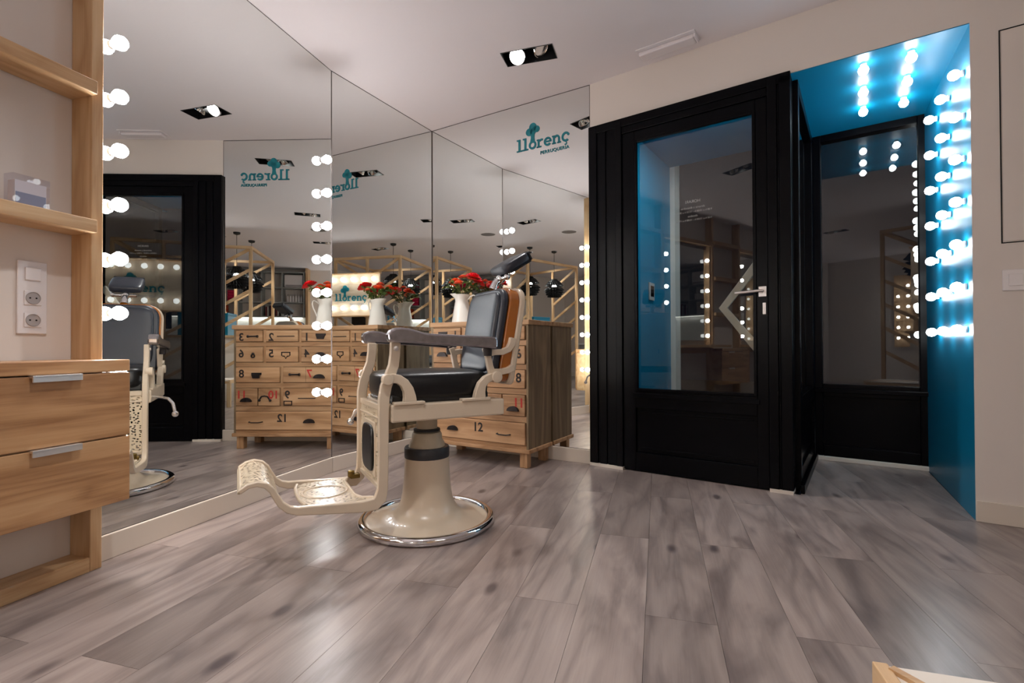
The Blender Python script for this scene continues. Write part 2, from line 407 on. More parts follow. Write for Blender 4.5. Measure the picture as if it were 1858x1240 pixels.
floor = MB().prism([(p.x,p.y) for p in room], -.06, -.011); floor.prism([(q.x,q.y) for q in (w2(FD,NS0+.03,0),w2(FD,NS0+.03,ND+.1),w2(FD,NSB,ND+.1),w2(FD,NS1,0))], -.06, -.011)
floor = tag(floor.build('floor','floor_base'), kind='structure')
g = .0005
for k in range(0,36):
    n0 = N0+PW*(k-1); off = .83 if (k-4)%2==0 else .187
    for j in range(-7,4):
        s0 = off+PL_*j
        rect = [Vector(p) for p in ((n0+g,s0+g),(n0+g,s0+PL_-g),(n0+PW-g,s0+PL_-g),(n0+PW-g,s0+g))]
        c = Vector((n0+PW/2, s0+PL_/2)); mb = MB(); any_ = False
        for loop in (roomA, nicheA):
            pg = clip_all(rect, loop)
            if len(pg)>2: mb.prism([(p.x-c.x,p.y-c.y) for p in pg], -.011, 0); any_ = True
        if any_:
            o = mb.build('plank','floor_oak',floor); o.matrix_local = FA@T(c.x,c.y,0)

# ================================================================== MIRRORS
def mirror_panel(name, M, x0,x1,z0,z1, label, thick=.008, back=None, along='x'):
    """glass slab with a polished dark edge; face at y=0 (along x)"""
    t = thing(name, M, label, 'mirror'); e = .0035
    box('mirror_glass','mirror_silver',t, x0+e,x1-e,0,thick,z0+e,z1-e)
    mb = MB().box(x0,x0+e,-.0005,thick,z0,z1).box(x1-e,x1,-.0005,thick,z0,z1).box(x0+e,x1-e,-.0005,thick,z1-e,z1).box(x0+e,x1-e,-.0005,thick,z0,z0+e)
    mb.build('polished_edge','mirror_edge',t)
    if back: box('backing_board','mirror_edge',t, x0+.003,x1-.003,thick,back,z0+.003,z1-.003)
    return t
FAm = FA @ RZ(math.pi/2)                       # x = s along the left wall, y = -n (into the wall)
mirror_panel('wall_mirror', FAm, -.040,LA-.001,.1,H-.002,'floor-to-ceiling mirror beside the pine shelves, with a bulb column on each edge', .008, .049)
mirror_panel('wall_mirror', FB, .001,LB-.001,.1,H-.002,'narrow mirror panel in the corner, between the bulb mirror and the dresser mirror', .012)
mirror_panel('wall_mirror', FC, .004,LC-.001,.1,H-.002,'mirror behind the numbered chest of drawers, carrying the teal logo', .012)

# globe bulbs ------------------------------------------------------
def globe_mesh(r):
    return MB().lathe([(.0001,-r),(r*.45,-r*.89),(r*.8,-r*.6),(r,0),(r*.86,r*.5),(r*.6,r*.8),(r*.42,r*1.05),(r*.40,r*1.2)],14).mesh('globe')
BM = {}
def bulb(M, label, group, mt='bulb_warm', r=.029, stem=.040):
    """globe hanging towards -z of M, foot at the origin"""
    t = thing('globe_bulb', M, label, 'light bulb', group)
    if (mt,r) not in BM:
        g_ = globe_mesh(r); g_.materials.append(MATS[mt])
        s_ = MB().lathe([(.0001,0),(r*.62,0),(r*.62,-.008),(r*.5,-.010),(r*.46,-.018),(.0001,-.018)],14).mesh('socket'); s_.materials.append(MATS['white_plastic'])
        BM[(mt,r)] = (g_,s_)
    g_,s_ = BM[(mt,r)]
    for nm,me,z in (('globe',g_,-stem),('socket',s_,0)):
        o = bpy.data.objects.new(nm, me); sc.collection.objects.link(o); o.parent = t; o.matrix_local = T(0,0,z)
    return t
ORD = ['top','second','third','fourth','fifth','sixth','seventh','lowest']
def nA_face(n,s,z): return FA@T(n,s,z)@Matrix.Rotation(-math.pi/2,4,'Y')   # -z of the bulb points to +n
for s,where in ((.035,'the pine shelf post'),(LA-.10,'the mirror seam')):
    for i in range(8):
        bulb(nA_face(.001,s,2.09-.22*i), '%s globe bulb of the column on the mirror beside %s'%(ORD[i],where), 'bulbs on the mirror edges')

# ================================================================== DOOR, WINDOWS
door = struct('door_1', FD)
mb = MB().box(0,.062,-.03,.09,.02,2.418).box(.062,.078,-.018,.09,.02,2.40).box(.078,.13,-.026,.09,.02,2.40).box(.13,.142,-.018,.09,.02,2.40).box(.142,.205,-.026,.09,.02,2.40).box(.205,.25,-.034,.09,.02,2.40)
mb.build('frame_post','black_lacquer',door,.003)
MB().box(1.15,1.20,-.034,.09,.02,2.40).box(1.20,1.212,-.022,.09,.02,2.40).box(1.212,1.271,-.03,.09,.02,2.40).build('frame_post','black_lacquer',door,.003)
MB().box(0.062,1.271,-.03,.09,2.36,2.418).box(.25,1.15,-.024,.09,2.312,2.36).build('frame_head','black_lacquer',door,.003)
box('plinth','pale_panel',door, .002,.25,-.036,.08,0,.02); box('plinth','pale_panel',door, 1.15,1.269,-.036,.08,0,.02)
leaf = MB().box(.252,.338,-.018,.04,.008,2.31).box(1.086,1.148,-.018,.04,.008,2.31).box(.338,1.086,-.018,.04,2.246,2.31).box(.338,1.086,-.018,.04,.43,.545).box(.338,1.086,-.018,.04,.008,.13).box(.338,1.086,.0,.03,.13,.43).build('door_leaf','black_lacquer',door,.003)
mb = MB()
for a,b,c,d in ((.338,.356,.545,2.246),(1.068,1.086,.545,2.246),(.356,1.068,2.228,2.246),(.356,1.068,.545,.563)): mb.box(a,b,-.024,.0,c,d)
mb.box(.32,1.10,-.03,-.018,.50,.53); mb.box(.36,1.064,-.006,.0,.15,.165); mb.box(.36,1.064,-.006,.0,.395,.41)
mb.build('glazing_bead','black_lacquer',door,.003)
pane = box('door_pane','window_glass',door,.338,1.086,.008,.0095,.545,2.246)
hd = box('handle_rose','steel',door,1.098,1.140,-.027,-.018,1.135,1.195,bevel=.002)
MB().tube([(1.12,-.025,1.168),(1.12,-.055,1.168),(1.10,-.062,1.167),(.975,-.062,1.160)],.0085,10).build('lever','steel',hd)
MB().box(1.118,1.137,-.024,-.018,1.03,1.10).build('keyhole_plate','steel',door,.008)
MB().strip([(1.12,1.405),(.878,1.085),(1.12,.765)],.05,.075,.10).build('pull_handle','pale_panel',door,.002)
for z in (1.37,.81): MB().box(1.10,1.125,.035,.08,z-.02,z+.02).build('handle_foot','steel',door)
for i,(tx,zz,sz) in enumerate((('HORARI',1.765,.026),('dimarts a divendres',1.728,.019),('9:30 h a 13:00 h - 15:30 h a 20:00 h',1.703,.0165),('dissabte',1.674,.019),('9:00 h a 13:00 h - 15:00 h a 19:00 h',1.650,.0165))):
    text_obj('glass_lettering', tx, sz, 'white_plastic', door, T(.715,.0105,zz)@XZM, extrude=.0002)
win = struct('window_1', FD)               # shop window at the back of the niche
WX0,WX1 = NS0+.03, NSB+.02
for a,b,c,d,y0 in ((WX0,1.352,.03,2.412,0),(1.912,WX1,.03,2.412,0),(1.352,1.912,2.36,2.412,0),(1.352,1.912,.47,.56,0),(1.352,1.912,.03,.11,0)):
    MB().box(a,b,ND-.03+y0,ND+.05,c,d).build('frame_bar','black_lacquer',win,.004)
box('lower_panel','black_lacquer',win,1.352,1.912,ND,ND+.04,.11,.47); box('window_sill_rail','black_lacquer',win,WX0,WX1,ND-.055,ND-.03,.50,.53,bevel=.004)
box('window_pane','window_glass',win,1.352,1.912,ND+.008,ND+.0095,.56,2.36)
box('threshold','pale_panel',win,WX0,WX1,ND-.05,ND+.02,0,.03,bevel=.003)
sw = struct('window_2', FD)                # side light between niche and lobby
for a,b,c,d in ((.09,.15,.05,2.41),(ND-.09,ND-.03,.05,2.41),(.15,ND-.09,2.35,2.41),(.15,ND-.09,.45,.545),(.15,ND-.09,.05,.13)):
    MB().box(NS0-.03,NS0+.028,a,b,c,d).build('frame_bar','black_lacquer',sw,.003)
box('lower_panel','black_lacquer',sw,NS0-.015,NS0+.012,.15,ND-.09,.13,.45); box('side_pane','window_glass',sw,NS0,NS0+.0015,.15,ND-.09,.545,2.35)
MB().box(NS0+.028,NS0+.05,.02,ND-.06,.0,.05).box(NS0-.03,NS0+.028,.09,ND-.03,-.0,.05).build('curb','black_lacquer',sw,.004)
# bulbs of the niche
COLN = ['nearest the room','in the middle','nearest the window']
for j,d in enumerate((.10,.39,.68)):
    for i in range(7):
        sx = NS1+(NSB-NS1)*d/ND
        bulb(FD@T(sx-.001,d,2.217-.2155*i)@Matrix.Rotation(math.pi/2,4,'Y')@Matrix.Rotation(0,4,'Z'), '%s globe bulb of the teal side wall, in the column %s'%((ORD+['x'])[i] if i<6 else 'lowest', COLN[j]), 'bulbs on the teal wall','bulb_niche',.026,.038)
for j,(s0,wh) in enumerate(((1.612,'beside the door'),(1.82,'beside the teal wall'))):
    for i,d in enumerate((.12,.42,.725)):
        bulb(FD@T(s0,d,2.411), 'globe bulb under the teal niche ceiling, row %s, %s'%(wh,COLN[i]), 'bulbs under the niche ceiling','bulb_niche',.026,.038)
t = thing('lobby_fill_lamp', FD@T(.80,.27,2.42), 'added fill lamp, out of sight under the teal lobby ceiling outside the door','ceiling lamp')  # added lamp, hidden behind the door head, to brighten the teal lobby
MB().lathe([(.0001,-.03),(.07,-.028),(.085,-.018),(.085,-.002),(.0001,-.002)],28).build('diffuser','lobby_fill_glow',t); MB().lathe([(.085,-.02),(.094,-.018),(.094,-.0005),(.085,-.0005)],28,caps=False).build('rim','white_plastic',t)
# intercom on the lobby wall
t = thing('intercom', FD@T(.2205,.62,1.28), 'small square intercom on the teal lobby wall behind the glass door','intercom')
box('plate','grey_plastic',t,0,.012,-.055,.055,-.07,.07,bevel=.003); box('screen','screen_black',t,.012,.014,-.035,.035,-.04,.045)

# ================================================================== BARBER CHAIR
ch = thing('barber_chair', T(-.415,2.41,0)@RZ(R_(209)), 'vintage cream enamel barber chair with black leather and chrome arms','chair')
MB().lathe([(.0001,.008),(.288,.008),(.288,.024),(.27,.028),(.22,.035),(.175,.048),(.145,.072),(.127,.105),(.117,.15),(.110,.22),(.106,.32),(.0001,.32)],56).build('pedestal','cream_enamel',ch)
prof = [(.306+.0205*math.cos(a), .0205+.0200*math.sin(a)) for a in [2*math.pi*i/14 for i in range(14)]]
mb = MB(); n = 64
vs = []
for k in range(n):
    a = 2*math.pi*k/n; vs += [(r*math.cos(a), r*math.sin(a), z) for r,z in prof]
m_ = len(prof); fs = [(k*m_+i, ((k+1)%n)*m_+i, ((k+1)%n)*m_+(i+1)%m_, k*m_+(i+1)%m_) for k in range(n) for i in range(m_)]
mb.add(vs, fs, True).build('base_ring','chrome',ch)
MB().lathe([(.0001,.318),(.107,.318),(.108,.33),(.108,.362),(.104,.368),(.0001,.368)],48).build('dark_collar','dark_band',ch)
MB().lathe([(.0001,.366),(.088,.366),(.084,.385),(.074,.40),(.071,.428),(.066,.436),(.0001,.436)],40).build('pump_head','cream_dull',ch)
MB().lathe([(.0001,.434),(.050,.434),(.050,.53),(.0001,.53)],32).build('piston','cream_dull',ch)
MB().lathe([(.0001,.442),(.064,.442),(.064,.452),(.05,.455),(.0001,.455)],32).build('piston_seal','black_satin',ch)
MB().box(-.16,.14,-.09,.09,.505,.545).build('seat_plate','cream_dull',ch,.008)
for sg in (1,-1):
    MB().box(-.303,.236,sg*.185,sg*.232,.526,.602).build('side_rail','cream_enamel',ch,.007)
    # front leg that runs down into the footrest
    pth = [(.214,.868),(.216,.82),(.222,.77),(.238,.725),(.255,.68),(.264,.63),(.266,.56),(.266,.45),(.267,.34),(.270,.25),(.279,.212),(.30,.192),(.35,.189),(.45,.197),(.55,.207),(.60,.211),(.632,.222),(.658,.245),(.675,.275),(.690,.305),(.710,.326),(.74,.336),(.77,.331),(.800,.312)]
    wd = [.042,.042,.043,.045,.047,.046,.044,.042,.042,.044,.052,.052,.046,.040,.036,.032,.028,.026,.025,.024,.022,.020,.018,.016]
    MB().strip(pth,wd,sg*.196,sg*.222).build('leg_bar','cream_enamel',ch,.004)
    MB().lathe([(.0001,-.004),(.011,-.004),(.011,.006),(.0001,.008)],14,(.215,sg*.222,.842),Matrix.Rotation(-sg*math.pi/2,4,'X')).build('bolt','steel',ch)
    # curved brackets on the side rail
    fb = MB().strip([(.258,.711),(.232,.716),(.205,.711),(.18,.693),(.163,.665),(.156,.635),(.155,.605)],[.042,.040,.038,.040,.044,.050,.060],sg*.205,sg*.238)
    fb.box(.09,.226,sg*.2,sg*.24,.600,.613).lathe([(.0001,-.018),(.024,-.018),(.024,.018),(.0001,.02)],18,(.252,sg*.225,.711),Matrix.Rotation(-sg*math.pi/2,4,'X')).build('arm_bracket','cream_enamel',ch,.003)
    rb = MB().strip([(-.262,.705),(-.236,.706),(-.21,.695),(-.188,.672),(-.178,.64),(-.175,.605)],[.036,.036,.036,.040,.048,.060],sg*.205,sg*.238)
    rb.box(-.228,-.085,sg*.2,sg*.24,.600,.613).lathe([(.0001,-.018),(.027,-.018),(.027,.018),(.0001,.02)],18,(-.262,sg*.225,.705),Matrix.Rotation(-sg*math.pi/2,4,'X')).build('arm_bracket','cream_enamel',ch,.003)
    # armrest
    top = [(.254,.872),(.258,.900),(.248,.919),(.228,.929),(.205,.931),(.165,.927),(.135,.918),(.105,.910),(.07,.906),(.02,.904),(-.06,.901),(-.15,.898),(-.240,.894),(-.252,.885),(-.252,.842),(-.244,.836),(-.15,.845),(0,.856),(.12,.862),(.235,.866)]
    MB().prism(top, sg*.216, sg*.270,'xz').build('armrest','pewter',ch,.009)
    MB().lathe([(.0001,-.03),(.020,-.03),(.022,.0),(.014,.02),(.0001,.02)],16,(-.215,sg*.232,.835)).build('arm_pin','dark_iron',ch)
    # open frame that joins arm and back
    mb = MB().strip([(-.214,.842),(-.226,.80),(-.236,.755),(-.25,.71)],[.03,.026,.028,.034],sg*.2,sg*.226)
    mb.strip([(-.222,.815),(-.26,.822),(-.30,.822),(-.335,.835),(-.352,.86),(-.358,.89)],[.03,.028,.028,.03,.034,.03],sg*.2,sg*.226)
    mb.strip([(-.25,.727),(-.29,.728),(-.33,.734),(-.362,.748)],[.034,.03,.03,.034],sg*.2,sg*.226)
    mb.build('back_support','cream_enamel',ch,.003)
box('cross_rail','cream_enamel',ch,.2,.236,-.185,.185,.535,.60,bevel=.006); box('cross_rail','cream_enamel',ch,-.303,-.27,-.185,.185,.535,.60,bevel=.006)
# front panel, footrest
MB().box(.2685,.2705,-.2,.2,.235,.585).build('front_panel','cream_lace',ch)
for d in ((.255,.276,.575,.60),(.257,.277,.535,.545),(.257,.277,.235,.255)): box('panel_rim','cream_enamel',ch,d[0],d[1],-.194,.194,d[2],d[3],bevel=.003)
MB().box(.26,.278,-.105,.105,.275,.515).build('calf_frame','cream_enamel',ch,.004)
MB().superq((.279,0,.395),(.013,.098,.105),.5,.35).build('calf_pad','black_leather',ch)
pl = [(.30,.195),(.345,.17),(.365,.12),(.365,-.12),(.345,-.17),(.30,-.195),(.52,-.195),(.56,-.17),(.575,-.1),(.578,0),(.575,.1),(.56,.17),(.52,.195)]
MB().prism(pl,.2122,.2136).build('foot_plate','cream_lace_fine',ch)
mb = MB(); ring = [(p[0]*1.0,p[1]) for p in pl]
mb.tube([(.565,-.17,.214),(.579,-.1,.215),(.583,0,.215),(.579,.1,.215),(.565,.17,.214)],.008,8); mb.tube([(.302,.19,.214),(.345,.168,.214),(.363,.12,.214),(.363,-.12,.214),(.345,-.168,.214),(.302,-.19,.214)],.007,8)
mb.lathe([(.085,.2145),(.088,.218),(.096,.218),(.099,.2145)],32,(.47,0,0),caps=False).build('plate_rim','cream_enamel',ch)
roll = [(.664,.262),(.678,.285),(.692,.309),(.712,.329),(.742,.338),(.772,.333),(.794,.318),(.799,.310)]
MB().strip(roll,.0016,-.2,.2).build('toe_roll','cream_lace_fine',ch)
MB().strip([(.794,.319),(.800,.309),(.802,.303)],.009,-.205,.205).build('toe_edge','cream_dull',ch)
MB().box(.285,.33,-.19,-.15,.215,.235).lathe([(.0001,0),(.016,0),(.016,.03),(.0001,.034)],12,(.325,-.165,.222)).build('foot_catch','brass_dirty',ch,.003)
# seat
MB().superq((-.005,0,.672),(.252,.2,.07),.42,.28,36,18).build('seat_cushion','black_leather',ch)
MB().box(-.24,.225,-.19,.19,.598,.64).build('seat_board','black_satin',ch,.01)
# back: rounded slabs leaning 9 degrees
BK = T(-.250,0,.742)@Matrix.Rotation(R_(-10.0),4,'Y')       # local z up the back, local -x towards the rear
def slab(hw, z0, z1, rt, rb):
    pts = []
    for cx,cz,r,a0 in ((hw-rt,z1-rt,rt,0),(-hw+rt,z1-rt,rt,90),(-hw+rb,z0+rb,rb,180),(hw-rb,z0+rb,rb,270)):
        for i in range(7): a = R_(a0+15*i); pts.append((cx+r*math.cos(a),cz+r*math.sin(a)))
    return pts
MB().prism(slab(.198,-.05,.405,.085,.03),-.045,-.006,'yz',True).build('back_cushion','blue_leather',ch,.012,BK)
MB().superq((-.012,0,.185),(.024,.172,.20),.30,.28,36,16).build('back_pad','blue_leather',ch,0,BK)
MB().prism(slab(.205,-.05,.418,.09,.03),-.098,-.044,'yz',True).build('wooden_shell','varnished_wood',ch,.006,BK)
mb = MB().prism(slab(.213,-.06,.428,.095,.03),-.128,-.097,'yz',True); mb.build('back_frame','cream_enamel',ch,.008,BK)
MB().tube([(-.15,.05,.1),(-.16,.05,.095),(-.165,.05,.07)],.006,8).build('back_hook','dark_iron',ch,0,BK)
# headrest
MB().tube([(-.36,0,1.145),(-.375,0,1.18),(-.405,0,1.205),(-.43,0,1.225)],[.022,.018,.015,.014],12).build('headrest_stem','chrome',ch)
MB().sphere((-.408,.0,1.205),.026).tube([(-.408,-.06,1.205),(-.408,.06,1.205)],.012,10).sphere((-.408,.068,1.207),.017).build('headrest_joint','chrome',ch)
HM = T(-.462,0,1.283)@Matrix.Rotation(R_(31),4,'Y')
MB().superq((0,0,0),(.088,.095,.028),.42,.35,30,14).build('headrest_pad','blue_leather',ch,0,HM)
MB().box(-.085,.05,-.08,.08,-.034,-.02).box(-.092,-.08,-.088,.088,-.026,.022).build('headrest_plate','black_satin',ch,.005,HM)
# lever on the far side
MB().tube([(.16,-.21,.555),(.20,-.27,.556),(.235,-.315,.548),(.265,-.342,.52),(.283,-.352,.48),(.288,-.354,.468)],.009,10).sphere((.290,-.356,.460),.018).build('lift_lever','chrome',ch)

# ================================================================== CHEST OF DRAWERS
CW, CD = .86, .345
cd = thing('chest_of_drawers', FC@T(.30,-.015,0), 'weathered wooden chest of drawers stencilled with numbers one to twelve','chest')
zr = [(.992,.892),(.855,.722),(.687,.552),(.512,.358),(.318,.158)]
mb = MB()
mb.box(0,.018,-CD,0,.13,1.0).build('side_panel','chestdark_z',cd,.002)
MB().box(CW-.018,CW,-CD,-.0,.13,1.0).build('side_panel','chestdark_z',cd,.002)
box('back_panel','chestdark_z',cd,.018,CW-.018,-.012,0,.13,1.0); box('carcass','chestdark_x',cd,.018,CW-.018,-CD+.03,-.014,.13,.998)
box('top_board','chest_x',cd,-.012,CW+.012,-CD-.012,0,1.0,1.034,bevel=.004)
box('bottom_board','chest_x',cd,-.012,CW+.012,-CD-.012,0,.104,.132,bevel=.004)
for x in (.018,CW-.078):
    for y in (-CD+.01,-.065): box('leg','chest_z',cd,x,x+.06,y,y+.055,0,.106,bevel=.003)
for z0,z1 in ((.855,.892),(.687,.722),(.512,.552),(.318,.358),(.132,.158),(.992,1.0)):
    box('front_rail','chest_x',cd,.018,CW-.018,-CD+.001,-CD+.03,z0,z1)
def hdl(kind, x, z, parent, y=-CD-.012):
    mb = MB()
    if kind=='bar': mb.tube([(x-.055,y,z),(x-.052,y-.016,z),(x-.03,y-.02,z-.004),(x+.03,y-.02,z-.004),(x+.052,y-.016,z),(x+.055,y,z)],.0045,8)
    elif kind=='thin': mb.tube([(x-.07,y,z),(x-.068,y-.014,z),(x+.068,y-.014,z),(x+.07,y,z)],.0035,8)
    elif kind=='bone': mb.tube([(x-.045,y-.012,z),(x-.036,y-.012,z),(x-.03,y-.012,z),(x+.03,y-.012,z),(x+.036,y-.012,z),(x+.045,y-.012,z)],[.011,.011,.006,.006,.011,.011],10).box(x-.044,x-.034,y-.012,y+.002,z-.005,z+.005).box(x+.034,x+.044,y-.012,y+.002,z-.005,z+.005)
    elif kind=='cup':
        pts = [(x+.046*math.cos(R_(a)), z-.014+.034*math.sin(R_(a))) for a in range(0,181,15)]; mb.prism(pts,y-.02,y+.002,'xz')
    elif kind=='plate': mb.box(x-.042,x+.042,y-.006,y+.002,z+.004,z+.022).prism([(x-.036,z+.006),(x-.026,z-.024),(x+.026,z-.024),(x+.036,z+.006)],y-.018,y+.002,'xz')
    elif kind=='ring': mb.lathe([(.009,-.004),(.018,-.004),(.018,.004),(.009,.004),(.009,-.004)],18,(x,y-.006,z-.010),XZ,False).sphere((x,y-.004,z+.008),.011,12,8)
    elif kind=='heart': mb.box(x-.038,x+.038,y-.005,y+.002,z+.016,z+.024).box(x-.038,x-.031,y-.005,y+.002,z-.006,z+.016).box(x+.031,x+.038,y-.005,y+.002,z-.006,z+.016).prism([(x-.038,z-.006),(x-.012,z-.008),(x,z-.028),(x+.012,z-.008),(x+.038,z-.006),(x+.03,z-.013),(x+.01,z-.019),(x,z-.036),(x-.01,z-.019),(x-.03,z-.013)],y-.005,y+.002,'xz')
    elif kind=='wave': mb.tube([(x-.046,y,z-.02),(x-.046,y-.014,z-.02),(x-.036,y-.016,z-.004),(x-.026,y-.016,z+.012),(x,y-.016,z+.017),(x+.026,y-.016,z+.012),(x+.036,y-.016,z-.004),(x+.046,y-.014,z-.02),(x+.046,y,z-.02)],.006,8).sphere((x-.046,y-.012,z-.02),.011,10,8).sphere((x+.046,y-.012,z-.02),.011,10,8)
    elif kind=='tagframe': mb.box(x-.036,x+.036,y-.004,y+.002,z+.012,z+.019).box(x-.036,x+.036,y-.004,y+.002,z-.019,z-.012).box(x-.036,x-.029,y-.004,y+.002,z-.012,z+.012).box(x+.029,x+.036,y-.004,y+.002,z-.012,z+.012)
    return mb.build('handle','dark_iron',parent)
def drawer(x0,x1,row,num=None,numx=0,red=False,h=(),seam=None):
    z1,z0 = zr[row]; e = .004
    d = box('drawer','chest_x',cd,x0+e,x1-e,-CD-.012,-CD+.05,z0+e,z1-e,bevel=.003)
    for k,hx,hz in h: hdl(k,hx,hz,d)
    if num:
        text_obj('number',num,.090,'stencil_red' if red else 'stencil_black',d,T(numx,-CD-.0126,z1-.088)@XZ,.0004,offset=.0022)
    if seam: box('seam','dark_hole',d,seam-.001,seam+.001,-CD-.0124,-CD-.010,z0+e,z1-e)
    return d
c1,c2 = .297,.597
for row,nums in ((0,'123'),(1,'456')):
    for i,(a,b) in enumerate(((.02,c1-.010),(c1+.010,c2-.010),(c2+.010,CW-.02))):
        z1,z0 = zr[row]; mz = (z0+z1)/2
        hk = {'1':('plate',.0),'2':('thin',.0),'3':('bone',.0),'4':('cup',.0),'5':('heart',0),'6':('ring',0)}[nums[i]]
        drawer(a,b,row,nums[i],b-.05,False,[(hk[0],(a+b)/2-.035,mz-.002)])
for row in (0,1):
    for x in (c1,c2): box('stile','chest_z',cd,x-.010,x+.010,-CD+.001,-CD+.03,zr[row][1],zr[row][0])
for row in (2,3): box('stile','chest_z',cd,.440,.462,-CD+.001,-CD+.03,zr[row][1],zr[row][0])
drawer(.02,.440,2,'7',.214,True,[('cup',.130,.605),('bone',.335,.622)],seam=.245)
drawer(.462,CW-.02,2,'8',CW-.072,False,[('plate',.66,.615)])
drawer(.02,.440,3,'9',.40,False,[('thin',.235,.425),('tagframe',.395,.385)])
drawer(.462,.650,3,'10',.516,True,[('wave',.585,.428)])
drawer(.650,CW-.02,3,'11',CW-.072,True,[('cup',CW-.115,.41)])
drawer(.02,CW-.02,4,'12',.442,False,[('cup',.215,.235),('bar',.665,.228)])

# jug with roses ---------------------------------------------------
VX, VY, VZ = .459, -.185, 1.034
jug = thing('enamel_jug', FC@T(VX,VY,VZ)@RZ(R_(8)), 'white enamel jug holding roses on the chest of drawers','jug')
pr = [(.0001,.0),(.082,0),(.083,.006),(.079,.014),(.072,.06),(.064,.11),(.056,.155),(.052,.175),(.054,.195),(.062,.215),(.068,.226),(.066,.227),(.058,.214),(.050,.195),(.048,.175),(.052,.155),(.0001,.150)]
mb = MB().lathe(pr,36)
for i,v in enumerate(mb.v):                     # pull out the spout
    if v[2]>.19 and v[0]<-.02: mb.v[i] = (v[0]-(v[2]-.19)*1.1*max(0,-v[0]/.07), v[1]*(1-.25*(v[2]-.19)/.04), v[2]+(v[2]-.19)*.25)
mb.build('jug_body','white_enamel',jug)
MB().tube([(.052,0,.185),(.075,0,.205),(.10,0,.220),(.118,0,.214),(.122,0,.19),(.112,0,.155),(.092,0,.115),(.076,0,.078)],[.006]*8,8).build('jug_handle','white_enamel',jug)
def rose(M, r, mt, label, stem_to):
    t = thing('rose', M, label, 'rose', 'roses in the enamel jug')
    mb = MB()
    rnd = random.Random(int(r*1e5)+len(label))
    for layer in range(6):
        rr = r*(.22+.155*layer); n = 4+layer; tilt = R_(78-layer*13)
        for k in range(n):
            a = 2*math.pi*(k+layer*.37)/n+rnd.uniform(-.2,.2); vs = []
            for iu in range(5):
                for iv in range(4):
                    u = (iu/4-.5)*2; v = iv/3
                    wdt = rr*.95*math.sin(math.pi*(.18+.66*v)); x = u*wdt; hgt = v*r*1.05
                    out = rr*.5+math.cos(tilt)*hgt*.9+(-.18*r*u*u)+ (.10*r*v*v if layer>2 else 0)
                    z = math.sin(tilt)*hgt*.9 - r*.35 + (0 if layer<3 else -.12*r*v*v)
                    p = Vector((out, x, z)); vs.append(Matrix.Rotation(a,3,'Z')@p)
            fs = [(iu*4+iv,(iu+1)*4+iv,(iu+1)*4+iv+1,iu*4+iv+1) for iu in range(4) for iv in range(3)]
            mb.add(vs, fs, True)
    tag(mb.build('petals',mt,t), kind='stuff')
    q = M.inverted()@Vector(stem_to)
    MB().tube([(0,0,-r*.3),q*.35+Vector((0,0,-r*.25)),q],.0035,6).build('stem','stem',t)
    MB().prism([(0,0),(r*.3,.5*r),(0,1.1*r),(-r*.3,.5*r)],-r*.42,-r*.40).build('sepal','leaf',t)
    return t
def leafmesh(L_):
    mb = MB(); vs = []
    for i in range(6):
        u = i/5; wd = math.sin(math.pi*min(1,u*.93+.04))*L_*.28
        z = -.25*L_*u*u
        vs += [(L_*u,-wd,z+wd*.3),(L_*u,0,z),(L_*u,wd,z+wd*.3)]
    fs = []
    for i in range(5):
        for k in range(2): fs.append((3*i+k,3*(i+1)+k,3*(i+1)+k+1,3*i+k+1))
    return mb.add(vs, fs, True).mesh('leaf_blade')
mouth = FC@Vector((VX,VY,VZ+.19))
RO = [(.135,-.02,.362,.046,'red_petal','large crimson rose on the right of the jug'),(-.045,-.03,.338,.038,'orange_petal','orange-red rose leaning over the spout of the jug'),
      (-.01,.03,.375,.027,'coral_petal','small coral rose at the top of the bunch'),(.065,.05,.352,.029,'orange_petal','small orange rose between the crimson and coral ones'),(-.10,.06,.34,.035,'orange_petal','orange rose nearest the corner mirror'),(.03,-.08,.318,.028,'coral_petal','coral rose at the front of the bunch'),(.11,.09,.325,.036,'red_petal','red rose at the back, turned to the mirror')]
for x,y,z,r,mt,lb in RO:
    d = Vector((x,y,.28)).normalized(); q = Vector((0,0,1)).rotation_difference(d).to_matrix().to_4x4()
    rose(FC@T(VX+x,VY+y,VZ+z)@q, r, mt, lb, mouth)
lm = leafmesh(.055)
lm.materials.append(MATS['leaf']); lm2 = leafmesh(.045); lm2.materials.append(MATS['leaf_pale'])
SP = ['right','mirror-facing','left rear','left','front','right front']
for k in range(6):
    a = k*1.047+.4; sp = thing('leafy_sprig', FC@T(VX,VY,VZ+.19), 'leafy green sprig among the roses, on the %s side of the jug'%SP[k],'foliage','sprigs in the enamel jug')
    e = Vector((math.cos(a)*(.13+.02*(k%3)), math.sin(a)*.10, .10+.03*(k%3)))
    MB().tube([(0,0,-.05),e*.5+Vector((0,0,.03)),e],.0025,6).build('stem','stem',sp)
    for j in range(12):
        u = .25+.75*j/11; p = e*u+Vector((0,0,.03*math.sin(math.pi*u)))
        o = bpy.data.objects.new('leaf', lm if (j+k)%3 else lm2); sc.collection.objects.link(o); o.parent = sp
        o.matrix_local = Matrix.Translation(p)@RZ(a+(1 if j%2 else -1)*random.uniform(.5,1.5))@Matrix.Rotation(random.uniform(-.9,.5),4,'Y')@Matrix.Rotation(random.uniform(-.6,.6),4,'X')

